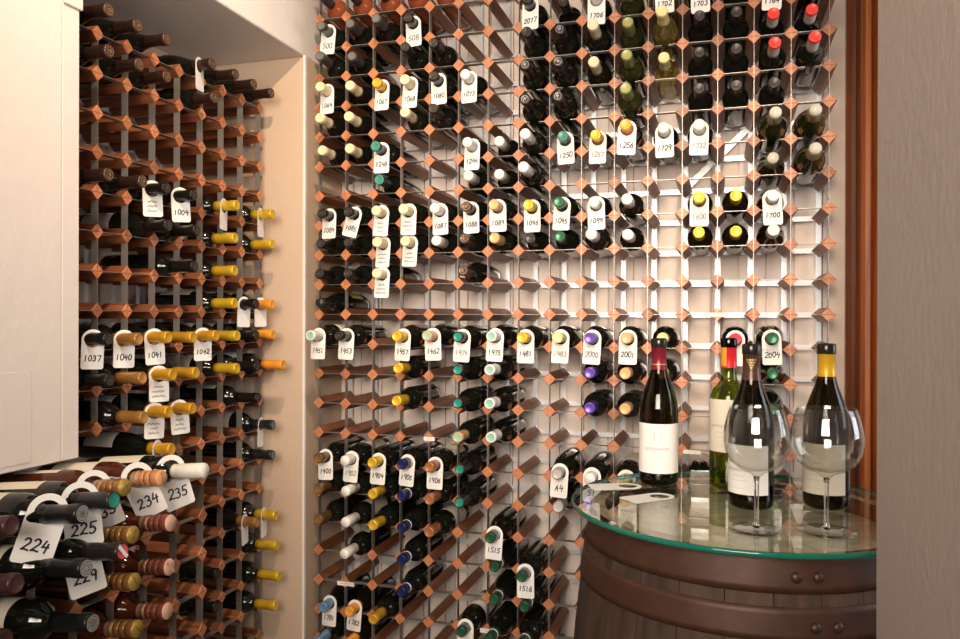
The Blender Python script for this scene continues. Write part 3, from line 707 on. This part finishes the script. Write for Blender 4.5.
def wine_glass(p, label, sc1, wid):
    t = thing('wine_glass', label, 'wine glass', 'empty balloon wine glasses on the table'); t.location = p
    W = wid
    out = [(.012, .091), (.026, .097), (.040, .108), (.0482, .124), (.0510, .142), (.0500, .160), (.0462, .178), (.0412, .1945)]
    inn = [(.0403, .1945), (.0452, .178), (.0490, .160), (.0500, .142), (.0471, .1245), (.0388, .1095), (.025, .0990), (.010, .0945), (.0004, .0935)]
    bm = bmesh.new()
    lathe(bm, [(.0046, .0842)]+[(r*W, z*sc1) for r, z in out]+[(.0408*W, .1950*sc1)]+[(r*W, z*sc1) for r, z in inn[:-1]]+[(.0004, inn[-1][1]*sc1)], 56, cap0=True, cap1=True)
    link('bowl', bm, 'crystal', t, True)
    bm = bmesh.new(); lathe(bm, [(.0080, .0042), (.0055, .008), (.0042, .016), (.0036, .03), (.0034, .055), (.0038, .075), (.0046, .0842)], 24)
    link('stem', bm, 'solid_crystal', t, True)
    bm = bmesh.new(); lathe(bm, [(.0405*W, .0004), (.0415*W, .0010), (.0410*W, .0018), (.030*W, .0022), (.016, .0030), (.0080, .0042)], 56)
    link('foot', bm, 'crystal', t, True)
wine_glass(cam_pt(757, 1.252, TZ+.0002), 'clear empty balloon wine glass, the left one of the two on the table', 1.0, 1.0)
wine_glass(cam_pt(827, 1.243, TZ+.0002), 'clear empty balloon wine glass, the right one of the two on the table', 1.0, 1.07)
for (u, z_, ang, lbl, tilt) in ((628, 1.575, -1.43, 'white ring-holed paper tag lying flat nearest the rim of the glass tabletop', 0), (660, 1.485, -1.10, 'white paper tag lying flat in front of the wine-red foiled bottle', 0)):
    p = cam_pt(u, z_, TZ+.0009)
    t = neck_tag('~b', Matrix.Translation(p) @ Matrix.Rotation(YAW+ang, 4, 'Z') @ Rm(-90, 'X'), lbl, 1.12, 5, group='loose paper tags on the glass table')

# ------------------------------------------------------------------ camera
cam = bpy.data.cameras.new('camera'); co = bpy.data.objects.new('camera', cam); C.objects.link(co); sc.camera = co
cam.sensor_width = 36; cam.lens = 786.65/960*36; cam.clip_start = .02
co.matrix_world = Matrix.Translation((0, 0, CAMZ)) @ Matrix.Rotation(YAW, 4, 'Z') @ Matrix.Rotation(PI/2-.0009, 4, 'X') @ Matrix.Rotation(.0024, 4, 'Z')

# ------------------------------------------------------------------ light
def area(name, loc, tgt, size, power, col, shape='DISK', spread=None):
    l = bpy.data.lights.new(name, 'AREA'); l.shape = shape; l.energy = power; l.color = col
    if isinstance(size, tuple): l.shape = 'RECTANGLE'; l.size, l.size_y = size
    else: l.size = size
    if spread: l.spread = math.radians(spread)
    o = bpy.data.objects.new(name, l); C.objects.link(o); o.location = loc
    o.rotation_euler = (Vector(tgt)-Vector(loc)).to_track_quat('-Z', 'Y').to_euler(); return o
def spot(name, loc, tgt, power, col, ang, blend=.6, r=.03):
    l = bpy.data.lights.new(name, 'SPOT'); l.energy = power; l.color = col; l.spot_size = math.radians(ang); l.spot_blend = blend; l.shadow_soft_size = r
    o = bpy.data.objects.new(name, l); C.objects.link(o); o.location = loc
    o.rotation_euler = (Vector(tgt)-Vector(loc)).to_track_quat('-Z', 'Y').to_euler(); return o
WARM = (1, .75, .51)
spot('ceiling_spot', (-.62, 1.15, 2.80), (-1.60, 2.0, 1.65), 92, WARM, 92, .9)
spot('ceiling_spot', (.10, .35, 2.50), (.20, 2.6, 1.30), 135, WARM, 46, 1., .12)
spot('ceiling_spot', (-.45, .25, 2.60), (-.75, 2.6, 1.45), 42, WARM, 44, 1., .12)
area('doorway_daylight', (.0, -.75, 1.85), (-.25, 2.6, 1.50), (1.5, 1.0), 31, (1, .86, .73), spread=80)
area('window_daylight', (1.9, 1.7, 1.6), (.2, 2.2, 1.3), (.8, 1.2), 18, (.85, .92, 1))
w = bpy.data.worlds.new('world'); sc.world = w; w.use_nodes = True
w.node_tree.nodes['Background'].inputs[0].default_value = (1, .86, .74, 1); w.node_tree.nodes['Background'].inputs[1].default_value = .12
vs_ = sc.view_settings; sc.display_settings.display_device = 'sRGB'
vs_.view_transform = 'Standard'; vs_.look = 'None'; vs_.gamma = 1; vs_.use_curve_mapping = False; vs_.exposure = 0.0
sc.cycles.max_bounces = 10; sc.cycles.transmission_bounces = 10; sc.cycles.glossy_bounces = 4; sc.cycles.transparent_max_bounces = 8
sc.cycles.caustics_reflective = False; sc.cycles.caustics_refractive = False
